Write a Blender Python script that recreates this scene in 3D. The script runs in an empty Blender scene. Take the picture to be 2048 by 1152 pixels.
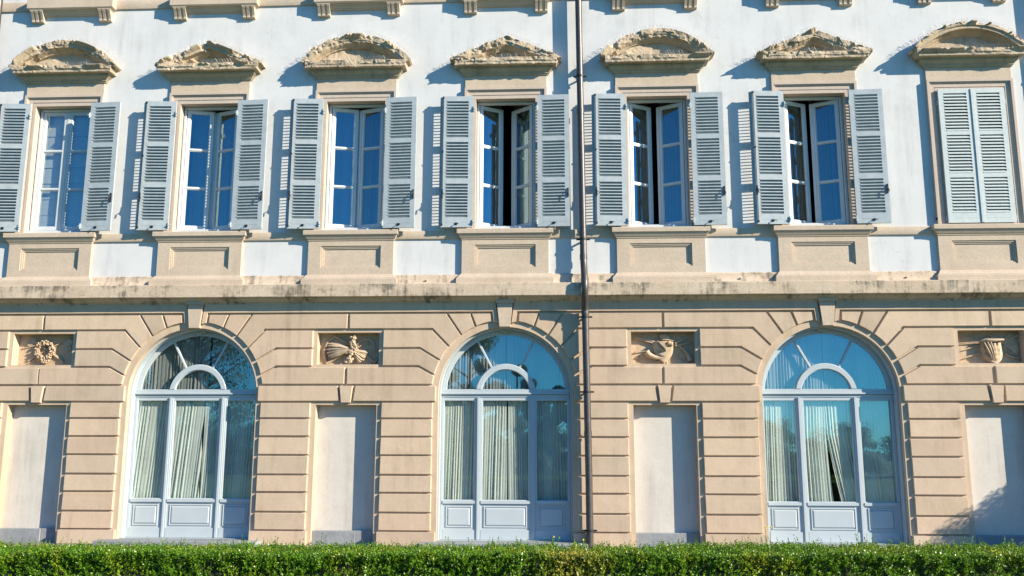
import bpy, bmesh, math, random
import numpy as np
from mathutils import Vector, Matrix, noise as mnoise

R = math.radians
SC = bpy.context.scene
COL = SC.collection
rng = random.Random(7)

# ------------------------------------------------------------------ camera, sky, sun, exposure
F, PAN, PITCH, ROLL = 1800.036, -0.051332, 0.175864, 0.002586
CX, CD, CZ = 0.50986, 16.219, 1.70
cp, sp = math.cos(PAN), math.sin(PAN)
fw = Vector((sp * math.cos(PITCH), cp * math.cos(PITCH), math.sin(PITCH)))
rt = Vector((cp, -sp, 0)); up = rt.cross(fw)
c_, s_ = math.cos(ROLL), math.sin(ROLL)
r2 = rt * c_ + up * s_; u2 = -rt * s_ + up * c_
cam = bpy.data.cameras.new('camera'); cam.sensor_width = 36; cam.lens = F / 2048 * 36
cam.clip_start = 0.05; cam.clip_end = 2000
cam_o = bpy.data.objects.new('camera', cam); COL.objects.link(cam_o)
cam_o.matrix_world = Matrix(((r2.x, u2.x, -fw.x, CX), (r2.y, u2.y, -fw.y, -CD), (r2.z, u2.z, -fw.z, CZ), (0, 0, 0, 1)))
SC.camera = cam_o

SUNV = Vector((2.1, -1.0, 1.08)).normalized()          # towards the sun
SUN_EL = math.asin(SUNV.z); SUN_AZ = math.atan2(SUNV.x, SUNV.y)
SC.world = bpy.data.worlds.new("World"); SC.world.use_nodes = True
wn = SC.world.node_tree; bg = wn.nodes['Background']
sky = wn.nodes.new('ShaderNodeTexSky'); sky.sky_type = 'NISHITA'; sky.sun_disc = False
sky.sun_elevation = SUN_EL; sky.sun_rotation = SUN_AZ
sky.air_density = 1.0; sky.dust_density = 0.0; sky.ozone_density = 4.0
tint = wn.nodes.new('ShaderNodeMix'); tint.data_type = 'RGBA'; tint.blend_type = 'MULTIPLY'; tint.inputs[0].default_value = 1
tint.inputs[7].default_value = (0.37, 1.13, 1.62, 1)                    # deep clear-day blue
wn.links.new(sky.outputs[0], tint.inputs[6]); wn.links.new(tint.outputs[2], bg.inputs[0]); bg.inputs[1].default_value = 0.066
sun = bpy.data.lights.new('sun', 'SUN'); sun.energy = 5.0; sun.angle = R(0.53); sun.color = (1.0, 0.895, 0.72)
sun_o = bpy.data.objects.new('sun', sun); COL.objects.link(sun_o)
sun_o.rotation_euler = SUNV.to_track_quat('Z', 'Y').to_euler(); sun_o.location = (20, -20, 20)
SC.view_settings.view_transform = 'Standard'; SC.view_settings.look = 'None'
SC.view_settings.exposure = 1.0; SC.view_settings.gamma = 1

# ------------------------------------------------------------------ layout (metres; facade in the XZ plane, street side is -Y)
WX = [-9.067, -6.183, -3.321, -0.450, 2.400, 5.316, 8.153]      # window axes
ARCH = [1, 3, 5]; NICHE = [0, 2, 4, 6]
AZ = 2.67                                                       # springing centre of the arches
XL, XR = -21.0, 20.0

# ------------------------------------------------------------------ materials
def new_mat(name):
    m = bpy.data.materials.new(name); m.use_nodes = True
    nt = m.node_tree
    return m, nt, nt.nodes['Principled BSDF']

def N(nt, t, **kw):
    n = nt.nodes.new(t)
    for k, v in kw.items(): setattr(n, k, v)
    return n

def noise_tex(nt, pos, scale, detail=5, rough=0.55, stretch=None):
    if stretch:
        mp = N(nt, 'ShaderNodeMapping'); mp.inputs['Scale'].default_value = stretch
        nt.links.new(pos, mp.inputs['Vector']); pos = mp.outputs[0]
    n = N(nt, 'ShaderNodeTexNoise'); n.inputs['Scale'].default_value = scale
    n.inputs['Detail'].default_value = detail; n.inputs['Roughness'].default_value = rough
    nt.links.new(pos, n.inputs['Vector'])
    return n.outputs['Fac']

def rng_map(nt, src, a, b, c=0., d=1.):
    n = N(nt, 'ShaderNodeMapRange'); n.clamp = True
    for i, v in zip((1, 2, 3, 4), (a, b, c, d)): n.inputs[i].default_value = v
    nt.links.new(src, n.inputs[0]); return n.outputs[0]

def mixc(nt, fac, a, b, mode='MIX'):
    n = N(nt, 'ShaderNodeMix', data_type='RGBA', blend_type=mode)
    for sock, v in ((n.inputs[0], fac), (n.inputs[6], a), (n.inputs[7], b)):
        if isinstance(v, bpy.types.NodeSocket): nt.links.new(v, sock)
        elif isinstance(v, (int, float)): sock.default_value = v
        else: sock.default_value = (*v, 1)
    return n.outputs[2]

def mathn(nt, op, a, b):
    n = N(nt, 'ShaderNodeMath', operation=op)
    for sock, v in zip(n.inputs, (a, b)):
        if isinstance(v, bpy.types.NodeSocket): nt.links.new(v, sock)
        else: sock.default_value = v
    return n.outputs[0]

def bump(nt, bsdf, src, strength, dist):
    n = N(nt, 'ShaderNodeBump'); n.inputs['Strength'].default_value = strength; n.inputs['Distance'].default_value = dist
    nt.links.new(src, n.inputs['Height']); nt.links.new(n.outputs[0], bsdf.inputs['Normal'])

def wpos(nt):
    return N(nt, 'ShaderNodeNewGeometry').outputs['Position']

def stone_mat(name, c1, c2, c3=None, bstr=0.35, fine=55, grime=0.0, island=0.0, rough=0.9, mott=0.1, streak=0.0, crack=0.0):
    m, nt, b = new_mat(name); P = wpos(nt)
    f1 = rng_map(nt, noise_tex(nt, P, 1.6, 6, 0.6), 0.35, 0.65)
    col = mixc(nt, f1, c1, c2)
    if c3:
        f2 = rng_map(nt, noise_tex(nt, P, 4.3, 5, 0.65), 0.5, 0.72)
        col = mixc(nt, mathn(nt, 'MULTIPLY', f2, 0.6), col, c3)
    f3 = rng_map(nt, noise_tex(nt, P, 38, 3, 0.6), 0.3, 0.7, 1 - mott * 1.2, 1 + mott * .8)
    vm = N(nt, 'ShaderNodeVectorMath', operation='SCALE'); nt.links.new(col, vm.inputs[0]); nt.links.new(f3, vm.inputs['Scale'])
    col = vm.outputs[0]
    if island:
        ri = N(nt, 'ShaderNodeNewGeometry').outputs['Random Per Island']
        vm = N(nt, 'ShaderNodeVectorMath', operation='SCALE'); nt.links.new(col, vm.inputs[0])
        nt.links.new(rng_map(nt, ri, 0, 1, 1 - island, 1 + island), vm.inputs['Scale']); col = vm.outputs[0]
        hs = mathn(nt, 'FRACT', mathn(nt, 'MULTIPLY', ri, 7.31), 0.0)
        col = mixc(nt, rng_map(nt, hs, 0.55, 1.0, 0, .55), col, (c1[0] * .97, c1[1] * .93, c1[2] * .96))
        col = mixc(nt, rng_map(nt, hs, 0.4, 0.0, 0, .5), col, (c1[0] * .90, c1[1] * .95, c1[2] * 1.02))
    if streak:                                                           # rain marks and dusty patches
        s1 = rng_map(nt, noise_tex(nt, P, 1.0, 5, 0.65, (5.5, 2, 0.55)), 0.48, 0.72)
        s2 = rng_map(nt, noise_tex(nt, P, 0.8, 5, 0.7), 0.40, 0.62)
        col = mixc(nt, mathn(nt, 'MULTIPLY', mathn(nt, 'MULTIPLY', s1, s2), streak * 2.2), col, (c1[0] * .58, c1[1] * .57, c1[2] * .56))
        s3 = rng_map(nt, noise_tex(nt, P, 3.0, 6, 0.75), 0.60, 0.70)
        col = mixc(nt, mathn(nt, 'MULTIPLY', s3, streak), col, (min(1, c1[0] * 1.12), min(1, c1[1] * 1.13), min(1, c1[2] * 1.16)))
    if crack:                                                            # hairline cracks in the render
        vo = N(nt, 'ShaderNodeTexVoronoi', feature='DISTANCE_TO_EDGE'); vo.inputs['Scale'].default_value = 0.42
        ad = N(nt, 'ShaderNodeVectorMath', operation='ADD'); nz = N(nt, 'ShaderNodeTexNoise'); nz.inputs['Scale'].default_value = 2.2; nz.inputs['Detail'].default_value = 6
        nt.links.new(P, nz.inputs['Vector']); nt.links.new(P, ad.inputs[0]); nt.links.new(nz.outputs['Color'], ad.inputs[1]); nt.links.new(ad.outputs[0], vo.inputs['Vector'])
        k1 = rng_map(nt, vo.outputs['Distance'], 0.0, 0.006, 1, 0); k2 = rng_map(nt, noise_tex(nt, P, 0.7, 3, 0.5), 0.50, 0.62)
        col = mixc(nt, mathn(nt, 'MULTIPLY', mathn(nt, 'MULTIPLY', k1, k2), crack), col, (c1[0] * .5, c1[1] * .5, c1[2] * .5))
    if grime:
        g1 = noise_tex(nt, P, 1.0, 7, 0.72, (1.6, 1.6, 2.2))
        g2 = noise_tex(nt, P, 1.0, 4, 0.6, (14, 4, 2.0))
        g = rng_map(nt, mathn(nt, 'ADD', mathn(nt, 'MULTIPLY', g1, 0.72), mathn(nt, 'MULTIPLY', g2, 0.34)), 0.54, 0.645)
        col = mixc(nt, mathn(nt, 'MULTIPLY', g, grime), col, (0.075, 0.07, 0.055))
        y = rng_map(nt, noise_tex(nt, P, 2.6, 5, 0.7, (1, 1, 5)), 0.56, 0.7)
        col = mixc(nt, mathn(nt, 'MULTIPLY', y, grime * 0.55), col, (0.24, 0.2, 0.08))
    nt.links.new(col, b.inputs['Base Color']); b.inputs['Roughness'].default_value = rough
    h = mathn(nt, 'ADD', mathn(nt, 'MULTIPLY', noise_tex(nt, P, fine, 4, 0.6), 0.35), noise_tex(nt, P, 9, 5, 0.6))
    bump(nt, b, h, bstr, 0.03)
    return m

STONE = stone_mat('rusticated_sandstone', (0.535, 0.408, 0.288), (0.475, 0.362, 0.253), (0.56, 0.425, 0.325), 0.13, island=0.12, streak=0.34, mott=0.055)
STONE_PALE = stone_mat('dressed_sandstone', (0.53, 0.43, 0.33), (0.48, 0.385, 0.29), (0.45, 0.375, 0.285), 0.10, streak=0.16)
STONE_PINK = stone_mat('pinkish_sandstone', (0.52, 0.43, 0.355), (0.475, 0.385, 0.315), (0.46, 0.39, 0.32), 0.08)
STONE_GRIM = stone_mat('stained_sandstone', (0.56, 0.45, 0.34), (0.49, 0.385, 0.28), (0.42, 0.34, 0.25), 0.16, grime=0.78)
STONE_ROUGH = stone_mat('eroded_sandstone', (0.52, 0.415, 0.30), (0.42, 0.33, 0.225), (0.38, 0.305, 0.215), 0.38, fine=34, grime=0.38)
STONE_DARK = stone_mat('darker_sandstone', (0.46, 0.375, 0.26), (0.40, 0.325, 0.22), (0.34, 0.28, 0.19), 0.12, grime=0.35)  # darker, blotched sandstone for the mouldings under the pediments
STONE_GREY = stone_mat('grey_granite', (0.27, 0.285, 0.30), (0.21, 0.225, 0.24), (0.33, 0.335, 0.34), 0.25, fine=90)
STONE_CARVE = stone_mat('carved_sandstone', (0.53, 0.41, 0.29), (0.46, 0.335, 0.215), (0.38, 0.30, 0.21), 0.25, grime=0.3)
PLASTER = stone_mat('white_render', (0.60, 0.603, 0.60), (0.56, 0.563, 0.56), (0.525, 0.525, 0.515), 0.03, fine=60, mott=0.03, streak=0.24, crack=0.30)
PLASTER_WARM = stone_mat('cream_render', (0.575, 0.54, 0.49), (0.53, 0.495, 0.445), (0.50, 0.465, 0.415), 0.07, fine=50, mott=0.05, streak=0.28)

def plain_mat(name, col, rough=0.5, metal=0.0, var=0.06, scale=6.0, spec=None):
    if name in bpy.data.materials: return bpy.data.materials[name]
    m, nt, b = new_mat(name); P = wpos(nt)
    f = rng_map(nt, noise_tex(nt, P, scale, 4, 0.6), 0.3, 0.7, 1 - var, 1 + var)
    vm = N(nt, 'ShaderNodeVectorMath', operation='SCALE'); vm.inputs[0].default_value = col; nt.links.new(f, vm.inputs['Scale'])
    nt.links.new(vm.outputs[0], b.inputs['Base Color'])
    b.inputs['Roughness'].default_value = rough; b.inputs['Metallic'].default_value = metal
    return m

SHUTTER = plain_mat('grey_green_paint', (0.375, 0.415, 0.43), 0.45, 0, 0.10, 7)
SHUTTER_FADED = plain_mat('faded_grey_green_paint', (0.45, 0.50, 0.49), 0.5, 0, 0.09, 12)
WHITE = plain_mat('white_paint', (0.41, 0.46, 0.485), 0.4, 0, 0.03, 4)
SASHP = plain_mat('pale_grey_paint', (0.53, 0.555, 0.56), 0.4, 0, 0.04, 5)
IRON = plain_mat('black_iron', (0.02, 0.02, 0.022), 0.5, 0.3)
PIPE = plain_mat('brown_metal', (0.085, 0.075, 0.072), 0.42, 0.5, 0.2, 14)
STEEL = plain_mat('wire_steel', (0.40, 0.38, 0.35), 0.5, 0.3)
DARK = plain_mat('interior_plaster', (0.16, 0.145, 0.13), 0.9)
CLOTH = plain_mat('cream_cloth', (0.64, 0.665, 0.61), 0.95, 0, 0.08, 3)
CLOTH_GREY = plain_mat('grey_cloth', (0.27, 0.28, 0.275), 0.95, 0, 0.08, 3)
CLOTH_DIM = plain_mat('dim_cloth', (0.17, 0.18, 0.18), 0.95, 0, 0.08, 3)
SHEER = plain_mat('sheer_cloth', (0.40, 0.43, 0.45), 0.95, 0, 0.1, 22)

def glass_mat():
    m, nt, b = new_mat('window_glass'); nt.nodes.remove(b)
    out = nt.nodes['Material Output']; P = wpos(nt)
    tr = N(nt, 'ShaderNodeBsdfTransparent'); tr.inputs[0].default_value = (0.89, 0.92, 0.90, 1)
    gl = N(nt, 'ShaderNodeBsdfGlossy'); gl.inputs['Roughness'].default_value = 0.0; gl.inputs['Color'].default_value = (0.66, 0.90, 0.97, 1)
    fr = N(nt, 'ShaderNodeLayerWeight'); fr.inputs[0].default_value = 0.5
    fac = mathn(nt, 'ADD', mathn(nt, 'MULTIPLY', mathn(nt, 'POWER', fr.outputs['Facing'], 4.0), 0.6), 0.235)
    n = N(nt, 'ShaderNodeBump'); n.inputs['Strength'].default_value = 0.04; n.inputs['Distance'].default_value = 0.02
    nt.links.new(noise_tex(nt, P, 1.7, 1, 0.4), n.inputs['Height']); nt.links.new(n.outputs[0], gl.inputs['Normal'])
    mx = N(nt, 'ShaderNodeMixShader'); nt.links.new(fac, mx.inputs[0]); nt.links.new(tr.outputs[0], mx.inputs[1]); nt.links.new(gl.outputs[0], mx.inputs[2])
    nt.links.new(mx.outputs[0], out.inputs[0])
    return m
GLASS = glass_mat()

def leaf_mat(name, dark, light, yellow=None, gloss=0.35, patch=None):
    m, nt, b = new_mat(name); P = wpos(nt)
    ri = N(nt, 'ShaderNodeNewGeometry').outputs['Random Per Island']
    col = mixc(nt, ri, dark, light)
    if yellow:
        f = rng_map(nt, noise_tex(nt, P, 2.2, 4, 0.6), 0.50, 0.68, 0, 0.75)
        col = mixc(nt, mathn(nt, 'MULTIPLY', f, rng_map(nt, ri, 0.35, 0.75)), col, yellow)
    if patch:                                                            # one yellowing patch of dying leaves
        vm = N(nt, 'ShaderNodeVectorMath', operation='DISTANCE'); nt.links.new(P, vm.inputs[0]); vm.inputs[1].default_value = (patch[0], patch[1], .86)
        dd = mathn(nt, 'ADD', vm.outputs['Value'], mathn(nt, 'MULTIPLY', noise_tex(nt, P, 6, 3, .6), .25))
        col = mixc(nt, mathn(nt, 'MULTIPLY', rng_map(nt, dd, .20, .50, .8, 0), rng_map(nt, ri, .15, .5)), col, (0.50, 0.37, 0.07))
    nt.links.new(col, b.inputs['Base Color']); b.inputs['Roughness'].default_value = gloss
    b.inputs['Specular IOR Level'].default_value = 0.4
    tl = N(nt, 'ShaderNodeBsdfTranslucent'); nt.links.new(mixc(nt, 0.5, col, (0.35, 0.45, 0.05)), tl.inputs[0])
    mx = N(nt, 'ShaderNodeMixShader'); mx.inputs[0].default_value = 0.22
    nt.links.new(b.outputs[0], mx.inputs[1]); nt.links.new(tl.outputs[0], mx.inputs[2])
    nt.links.new(mx.outputs[0], nt.nodes['Material Output'].inputs[0])
    return m
HEDGE_LEAF = leaf_mat('box_leaf', (0.022, 0.085, 0.004), (0.175, 0.345, 0.014), (0.52, 0.46, 0.03), 0.32, patch=(.62, -9.05))
TREE_LEAF = leaf_mat('tree_leaf', (0.025, 0.05, 0.012), (0.075, 0.115, 0.025), None, 0.55)
WOOD = plain_mat('bark', (0.09, 0.065, 0.045), 0.9, 0, 0.3, 12)
TWIG = plain_mat('twig', (0.05, 0.045, 0.025), 0.9, 0, 0.3, 12)
STEMG = plain_mat('green_stem', (0.10, 0.16, 0.04), 0.7)
PETAL = plain_mat('yellow_petal', (0.70, 0.55, 0.03), 0.6)

# ------------------------------------------------------------------ mesh helpers
class MB:
    def __init__(s): s.v = []; s.f = []
    def add(s, verts, faces):
        o = len(s.v); s.v += [tuple(v) for v in verts]; s.f += [tuple(i + o for i in f) for f in faces]; return s
    def box(s, x0, x1, y0, y1, z0, z1):
        return s.add([(x, y, z) for z in (z0, z1) for y in (y0, y1) for x in (x0, x1)],
                     [(0, 2, 3, 1), (4, 5, 7, 6), (0, 1, 5, 4), (2, 6, 7, 3), (0, 4, 6, 2), (1, 3, 7, 5)])
    def prism(s, poly, y0, y1, inset=0.0):
        """poly: list of (x,z), counter-clockwise seen from the street; front (y0) shrunk by inset."""
        fr = inset_poly(poly, inset) if inset else poly
        n = len(poly)
        v = [(x, y0, z) for x, z in fr] + [(x, y1, z) for x, z in poly]
        f = [tuple(range(n)), tuple(range(2 * n - 1, n - 1, -1))] + [(i, i + n, (i + 1) % n + n, (i + 1) % n) for i in range(n)]
        return s.add(v, f)
    def run(s, x0, x1, prof, step=None, jit=0.0):
        """prof: (y,z) list swept along x."""
        n = len(prof); k = 1 if not step else max(1, int((x1 - x0) / step))
        v = []
        for i in range(k + 1):
            x = x0 + (x1 - x0) * i / k
            for j, (y, z) in enumerate(prof):
                a = mnoise.noise((x * 1.3, z * 3, y * 7)) * jit + mnoise.noise((x * 7, z * 9, y * 9 + 4)) * jit * 0.6
                b = mnoise.noise((x * 1.1 + 9, z * 3, y * 7)) * jit
                v.append((x, y + a, z + b))
        f = []
        for i in range(k):
            for j in range(n - 1):
                a = i * n + j; f.append((a, a + 1, a + n + 1, a + n))
            f.append((i * n + n - 1, i * n, i * n + n, i * n + 2 * n - 1))
        f += [tuple(range(n - 1, -1, -1)), tuple(range(k * n, k * n + n))]
        return s.add(v, f)
    def mould(s, x, hw, yb, prof):
        """moulding returned round three sides of a block; prof: (offset,z) from bottom to top."""
        v = []; f = []
        for d, z in prof:
            v += [(x - hw - d, 0.02, z), (x - hw - d, -yb - d, z), (x + hw + d, -yb - d, z), (x + hw + d, 0.02, z)]
        m = len(prof)
        for i in range(m - 1):
            for j in range(3):
                a = 4 * i + j; f.append((a, a + 1, a + 5, a + 4))
        f += [(3, 2, 1, 0), (4 * m - 4, 4 * m - 3, 4 * m - 2, 4 * m - 1)]
        return s.add(v, f)
    def tube(s, pts, rad, n=8, cap=True):
        pts = [Vector(p) for p in pts]
        if not hasattr(rad, '__len__'): rad = [rad] * len(pts)
        v = []; f = []; prev = None
        for i, p in enumerate(pts):
            t = (pts[min(i + 1, len(pts) - 1)] - pts[max(i - 1, 0)]).normalized()
            if prev is None:
                a = Vector((0, 0, 1)) if abs(t.z) < 0.9 else Vector((0, 1, 0))
                u = t.cross(a).normalized()
            else:
                u = (prev - t * prev.dot(t)).normalized()
            prev = u; w = t.cross(u)
            for k in range(n):
                an = 2 * math.pi * k / n
                v.append(p + (u * math.cos(an) + w * math.sin(an)) * rad[i])
        for i in range(len(pts) - 1):
            for k in range(n):
                a = i * n + k; b = i * n + (k + 1) % n; f.append((a, b, b + n, a + n))
        if cap:
            f += [tuple(range(n - 1, -1, -1)), tuple(range((len(pts) - 1) * n, len(pts) * n))]
        return s.add(v, f)
    def blob(s, c, r, nu=12, nv=8, rough=0.0, fr=5.0, rot=0.0):
        v = []; f = []; c = Vector(c)
        for j in range(nv + 1):
            th = math.pi * j / nv
            for i in range(nu):
                ph = 2 * math.pi * i / nu
                d = Vector((math.sin(th) * math.cos(ph), math.sin(th) * math.sin(ph), math.cos(th)))
                k = 1 + rough * mnoise.noise(d * fr + c * 9)
                q = Vector((d.x * r[0] * k, d.y * r[1] * k, d.z * r[2] * k))
                if rot: q = Matrix.Rotation(rot, 3, 'Y') @ q
                v.append(c + q)
        for j in range(nv):
            for i in range(nu):
                a = j * nu + i; b = j * nu + (i + 1) % nu; f.append((a, b, b + nu, a + nu))
        return s.add(v, f)
    def plate(s, loops, y0, y1, bevel=0.0):
        """flat plate with holes: loops of (x,z); front at y0, back at y1."""
        cu = bpy.data.curves.new('tmp', 'CURVE'); cu.dimensions = '2D'; cu.fill_mode = 'BOTH'
        cu.extrude = (y1 - y0) / 2 - bevel
        if bevel: cu.bevel_depth = bevel; cu.bevel_resolution = 0; cu.offset = -bevel
        for lp in loops:
            sp_ = cu.splines.new('POLY'); sp_.points.add(len(lp) - 1); sp_.use_cyclic_u = True
            for p, (x, z) in zip(sp_.points, lp): p.co = (x, z, 0, 1)
        ob = bpy.data.objects.new('tmp', cu); COL.objects.link(ob)
        dg = bpy.context.evaluated_depsgraph_get(); me = bpy.data.meshes.new_from_object(ob.evaluated_get(dg))
        ym = (y0 + y1) / 2
        s.add([(v.co.x, ym - v.co.z, v.co.y) for v in me.vertices], [tuple(p.vertices) for p in me.polygons])
        bpy.data.objects.remove(ob); bpy.data.curves.remove(cu); bpy.data.meshes.remove(me)
        return s
    def mesh(s, name, mat, bevel=0.0, smooth=None, weld=False, recalc=True):
        me = bpy.data.meshes.new(name); me.from_pydata(s.v, [], s.f); me.update()
        if recalc or bevel or weld:
            bm = bmesh.new(); bm.from_mesh(me)
            if weld: bmesh.ops.remove_doubles(bm, verts=bm.verts, dist=1e-4)
            if recalc: bmesh.ops.recalc_face_normals(bm, faces=bm.faces)
            if bevel:
                es = [e for e in bm.edges if len(e.link_faces) == 2 and e.calc_face_angle(0) > R(30)]
                bmesh.ops.bevel(bm, geom=es, offset=bevel, segments=1, affect='EDGES', clamp_overlap=True)
            bm.to_mesh(me); bm.free()
        if smooth is not None:
            me.polygons.foreach_set('use_smooth', [True] * len(me.polygons))
            me.set_sharp_from_angle(angle=R(smooth))
        me.materials.append(mat)
        return me

def inset_poly(poly, d):
    n = len(poly); out = []
    for i in range(n):
        p0, p1, p2 = Vector(poly[i - 1]), Vector(poly[i]), Vector(poly[(i + 1) % n])
        a = (p1 - p0).normalized(); b = (p2 - p1).normalized()
        na, nb = Vector((-a.y, a.x)), Vector((-b.y, b.x))
        m = na + nb; k = m.dot(na)
        out.append(tuple(p1 + m * (d / k if abs(k) > 0.2 else d)))
    return out

def ccw(poly):
    a = sum(poly[i - 1][0] * poly[i][1] - poly[i][0] * poly[i - 1][1] for i in range(len(poly)))
    return poly if a > 0 else poly[::-1]

def rect(x0, x1, z0, z1): return [(x0, z0), (x1, z0), (x1, z1), (x0, z1)]
def arc(cx, cz, r, a0, a1, n):
    return [(cx + r * math.cos(R(a0 + (a1 - a0) * i / n)), cz + r * math.sin(R(a0 + (a1 - a0) * i / n))) for i in range(n + 1)]

def obj(name, me, parent=None, loc=(0, 0, 0), rotz=0.0, label=None):
    o = bpy.data.objects.new(name, me); COL.objects.link(o)
    o.location = loc; o.rotation_euler = (0, 0, rotz)
    if parent: o.parent = parent
    if label: o['label'] = label
    return o
def tag(o, label, cat, group=None):
    o['label'] = label; o['category'] = cat
    if group: o['group'] = group
    return o
def empty(name, loc, label, cat, group=None):
    o = bpy.data.objects.new(name, None); COL.objects.link(o); o.location = loc
    return tag(o, label, cat, group)
def copy_tree(o, parent=None):
    c = o.copy(); COL.objects.link(c); c.parent = parent
    for ch in list(o.children): copy_tree(ch, c)
    return c
def np_mesh(name, verts, faces, mat, smooth=False):
    """verts (n,3), faces (m,k) arrays"""
    me = bpy.data.meshes.new(name); nv, (nf, k) = len(verts), faces.shape
    me.vertices.add(nv); me.vertices.foreach_set('co', np.ascontiguousarray(verts, dtype=np.float32).ravel())
    me.loops.add(nf * k); me.loops.foreach_set('vertex_index', np.ascontiguousarray(faces, dtype=np.int32).ravel())
    me.polygons.add(nf); me.polygons.foreach_set('loop_start', np.arange(0, nf * k, k, dtype=np.int32))
    me.update(calc_edges=True); me.validate()
    if smooth: me.polygons.foreach_set('use_smooth', np.ones(nf, dtype=bool))
    me.materials.append(mat); return me

# ------------------------------------------------------------------ ground
def sheet(name, x0, x1, y0, y1, z, mat, kind='structure'):
    mb = MB().add([(x0, y0, z), (x1, y0, z), (x1, y1, z), (x0, y1, z)], [(0, 1, 2, 3)])
    o = obj(name, mb.mesh(name, mat, recalc=False)); o['kind'] = kind; return o
LAWN = stone_mat('lawn_turf', (0.06, 0.095, 0.025), (0.045, 0.075, 0.02), (0.09, 0.11, 0.035), 0.5)
GRAVEL = stone_mat('gravel_path', (0.24, 0.215, 0.175), (0.19, 0.165, 0.135), (0.15, 0.135, 0.11), 0.6, fine=120)
sheet('lawn', -400, 400, -500, 60, -0.012, LAWN)
sheet('path', -40, 40, -2.2, 0.02, 0.0, GRAVEL)

# ------------------------------------------------------------------ the building
palace = empty('palace', (0, 0, 0), 'cream and white palace facade with shuttered upper windows above arched glazed doors', 'building')
def part(name, mb, mat, parent=palace, label=None, **kw):
    return obj(name, mb.mesh(name, mat, **kw), parent, label=label)

# upper wall with window openings
mb = MB().plate([rect(XL, XR, 4.6, 13.0)] + [rect(x - .60, x + .60, 5.70, 8.27) for x in WX], 0.0, 0.30)
part('rendered_wall', mb, PLASTER)
# lower wall
def arch_loop(x, r, z0, cz=AZ, n=40): return [(x + r, z0)] + arc(x, cz, r, 0, 180, n) + [(x - r, z0)]
NW, NT = 0.556, 2.46
RX, RZ0, RZ1 = 0.572, 3.19, 3.775
loops = [rect(XL, XR, -0.3, 4.6)]
for k in ARCH: loops.append(arch_loop(WX[k], 1.2, -0.05))
for k in NICHE: loops += [rect(WX[k] - NW, WX[k] + NW, -0.05, NT), rect(WX[k] - RX, WX[k] + RX, RZ0, RZ1)]
part('stone_wall', MB().plate(loops, 0.0, 0.20), STONE)
# hidden shell of the building: back, ends, floors, roof
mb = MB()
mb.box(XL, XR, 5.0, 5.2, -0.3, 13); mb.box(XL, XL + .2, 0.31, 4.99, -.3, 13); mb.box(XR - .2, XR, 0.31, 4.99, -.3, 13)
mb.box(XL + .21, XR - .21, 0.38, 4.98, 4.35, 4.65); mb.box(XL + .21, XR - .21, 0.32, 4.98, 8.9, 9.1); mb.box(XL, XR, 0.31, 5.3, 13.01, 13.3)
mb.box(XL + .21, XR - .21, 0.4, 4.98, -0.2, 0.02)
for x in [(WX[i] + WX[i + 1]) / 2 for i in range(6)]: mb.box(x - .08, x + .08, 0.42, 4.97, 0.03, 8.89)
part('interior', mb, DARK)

# ---- rusticated blocks
PIER = {k: MB() for k in NICHE}; rb = PIER[0]
def block(poly, d=0.043, g=0.009, bev=0.015):
    poly = ccw(list(poly)); p = inset_poly(poly, g)
    p = [(x + rng.uniform(-.0025, .0025), z + rng.uniform(-.0025, .0025)) for x, z in p]
    rb.prism(p, -d, 0.01, bev)
Z1 = 4.130; J12, J23, J34, J45, J56 = 3.828, 3.480, 3.150, 2.815, 2.510
ROWS = [2.510, 2.213, 1.889, 1.563, 1.219, 0.910, 0.568, 0.250]
RV = 1.30
def ap(a, r=RV): return (r * math.sin(R(a)), AZ + r * math.cos(R(a)))      # point on the arch, angle from vertical
def half(n, a):
    """stone courses between niche axis n and arch axis a."""
    s = 1 if a > n else -1
    M = lambda pts: [(n + s * x, z) for x, z in pts]                         # local x from the niche
    W = abs(a - n); A = lambda x, z: (W - x, z)
    top = Z1
    p = {q: A(*ap(q)) for q in (10.2, 24, 30, 37, 44, 50.5, 57, 63.5, 70, 76.0, 83, 88.5)}
    block(M([A(.245, top), A(.63, top), p[24], A(*ap(17)), p[10.2]]))
    block(M([A(.63, top), A(1.065, top), p[37], p[30], p[24]]))
    jx = .006
    block(M([(jx, top), A(1.065, top), p[37], p[44], p[50.5], A(1.32, J12), (jx, J12)]))
    block(M([(.635, J12), A(1.32, J12), p[50.5], p[57], p[63.5], A(1.545, J23), (.635, J23)]))
    block(M([(.635, J23), A(1.545, J23), p[63.5], p[70], p[76.0], A(1.565, J34), (.635, J34)]))
    block(M([(.006 - .02 * s, J34), A(1.565, J34), p[76.0], A(1.296, J45), (.006 - .02 * s, J45)]))
    block(M([(.15, J45), A(1.228, J45), A(1.228, J56), (.108, J56)]), d=0.047)
    for z1, z0 in zip(ROWS[:-1], ROWS[1:]):
        block(M([(.635 + rng.uniform(-.006, .006), z0), (.635, z1), A(1.282 + rng.uniform(-.006, .006), z1), A(1.282, z0)]))
    rb.prism(ccw(M([(.625, 0.0), (.625, .245), A(1.215, .245), A(1.215, 0.0)])), -0.075, 0.01, 0.006)
for k in ARCH:
    rb = PIER[k - 1]; half(WX[k - 1], WX[k]); rb = PIER[k + 1]; half(WX[k + 1], WX[k])
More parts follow.
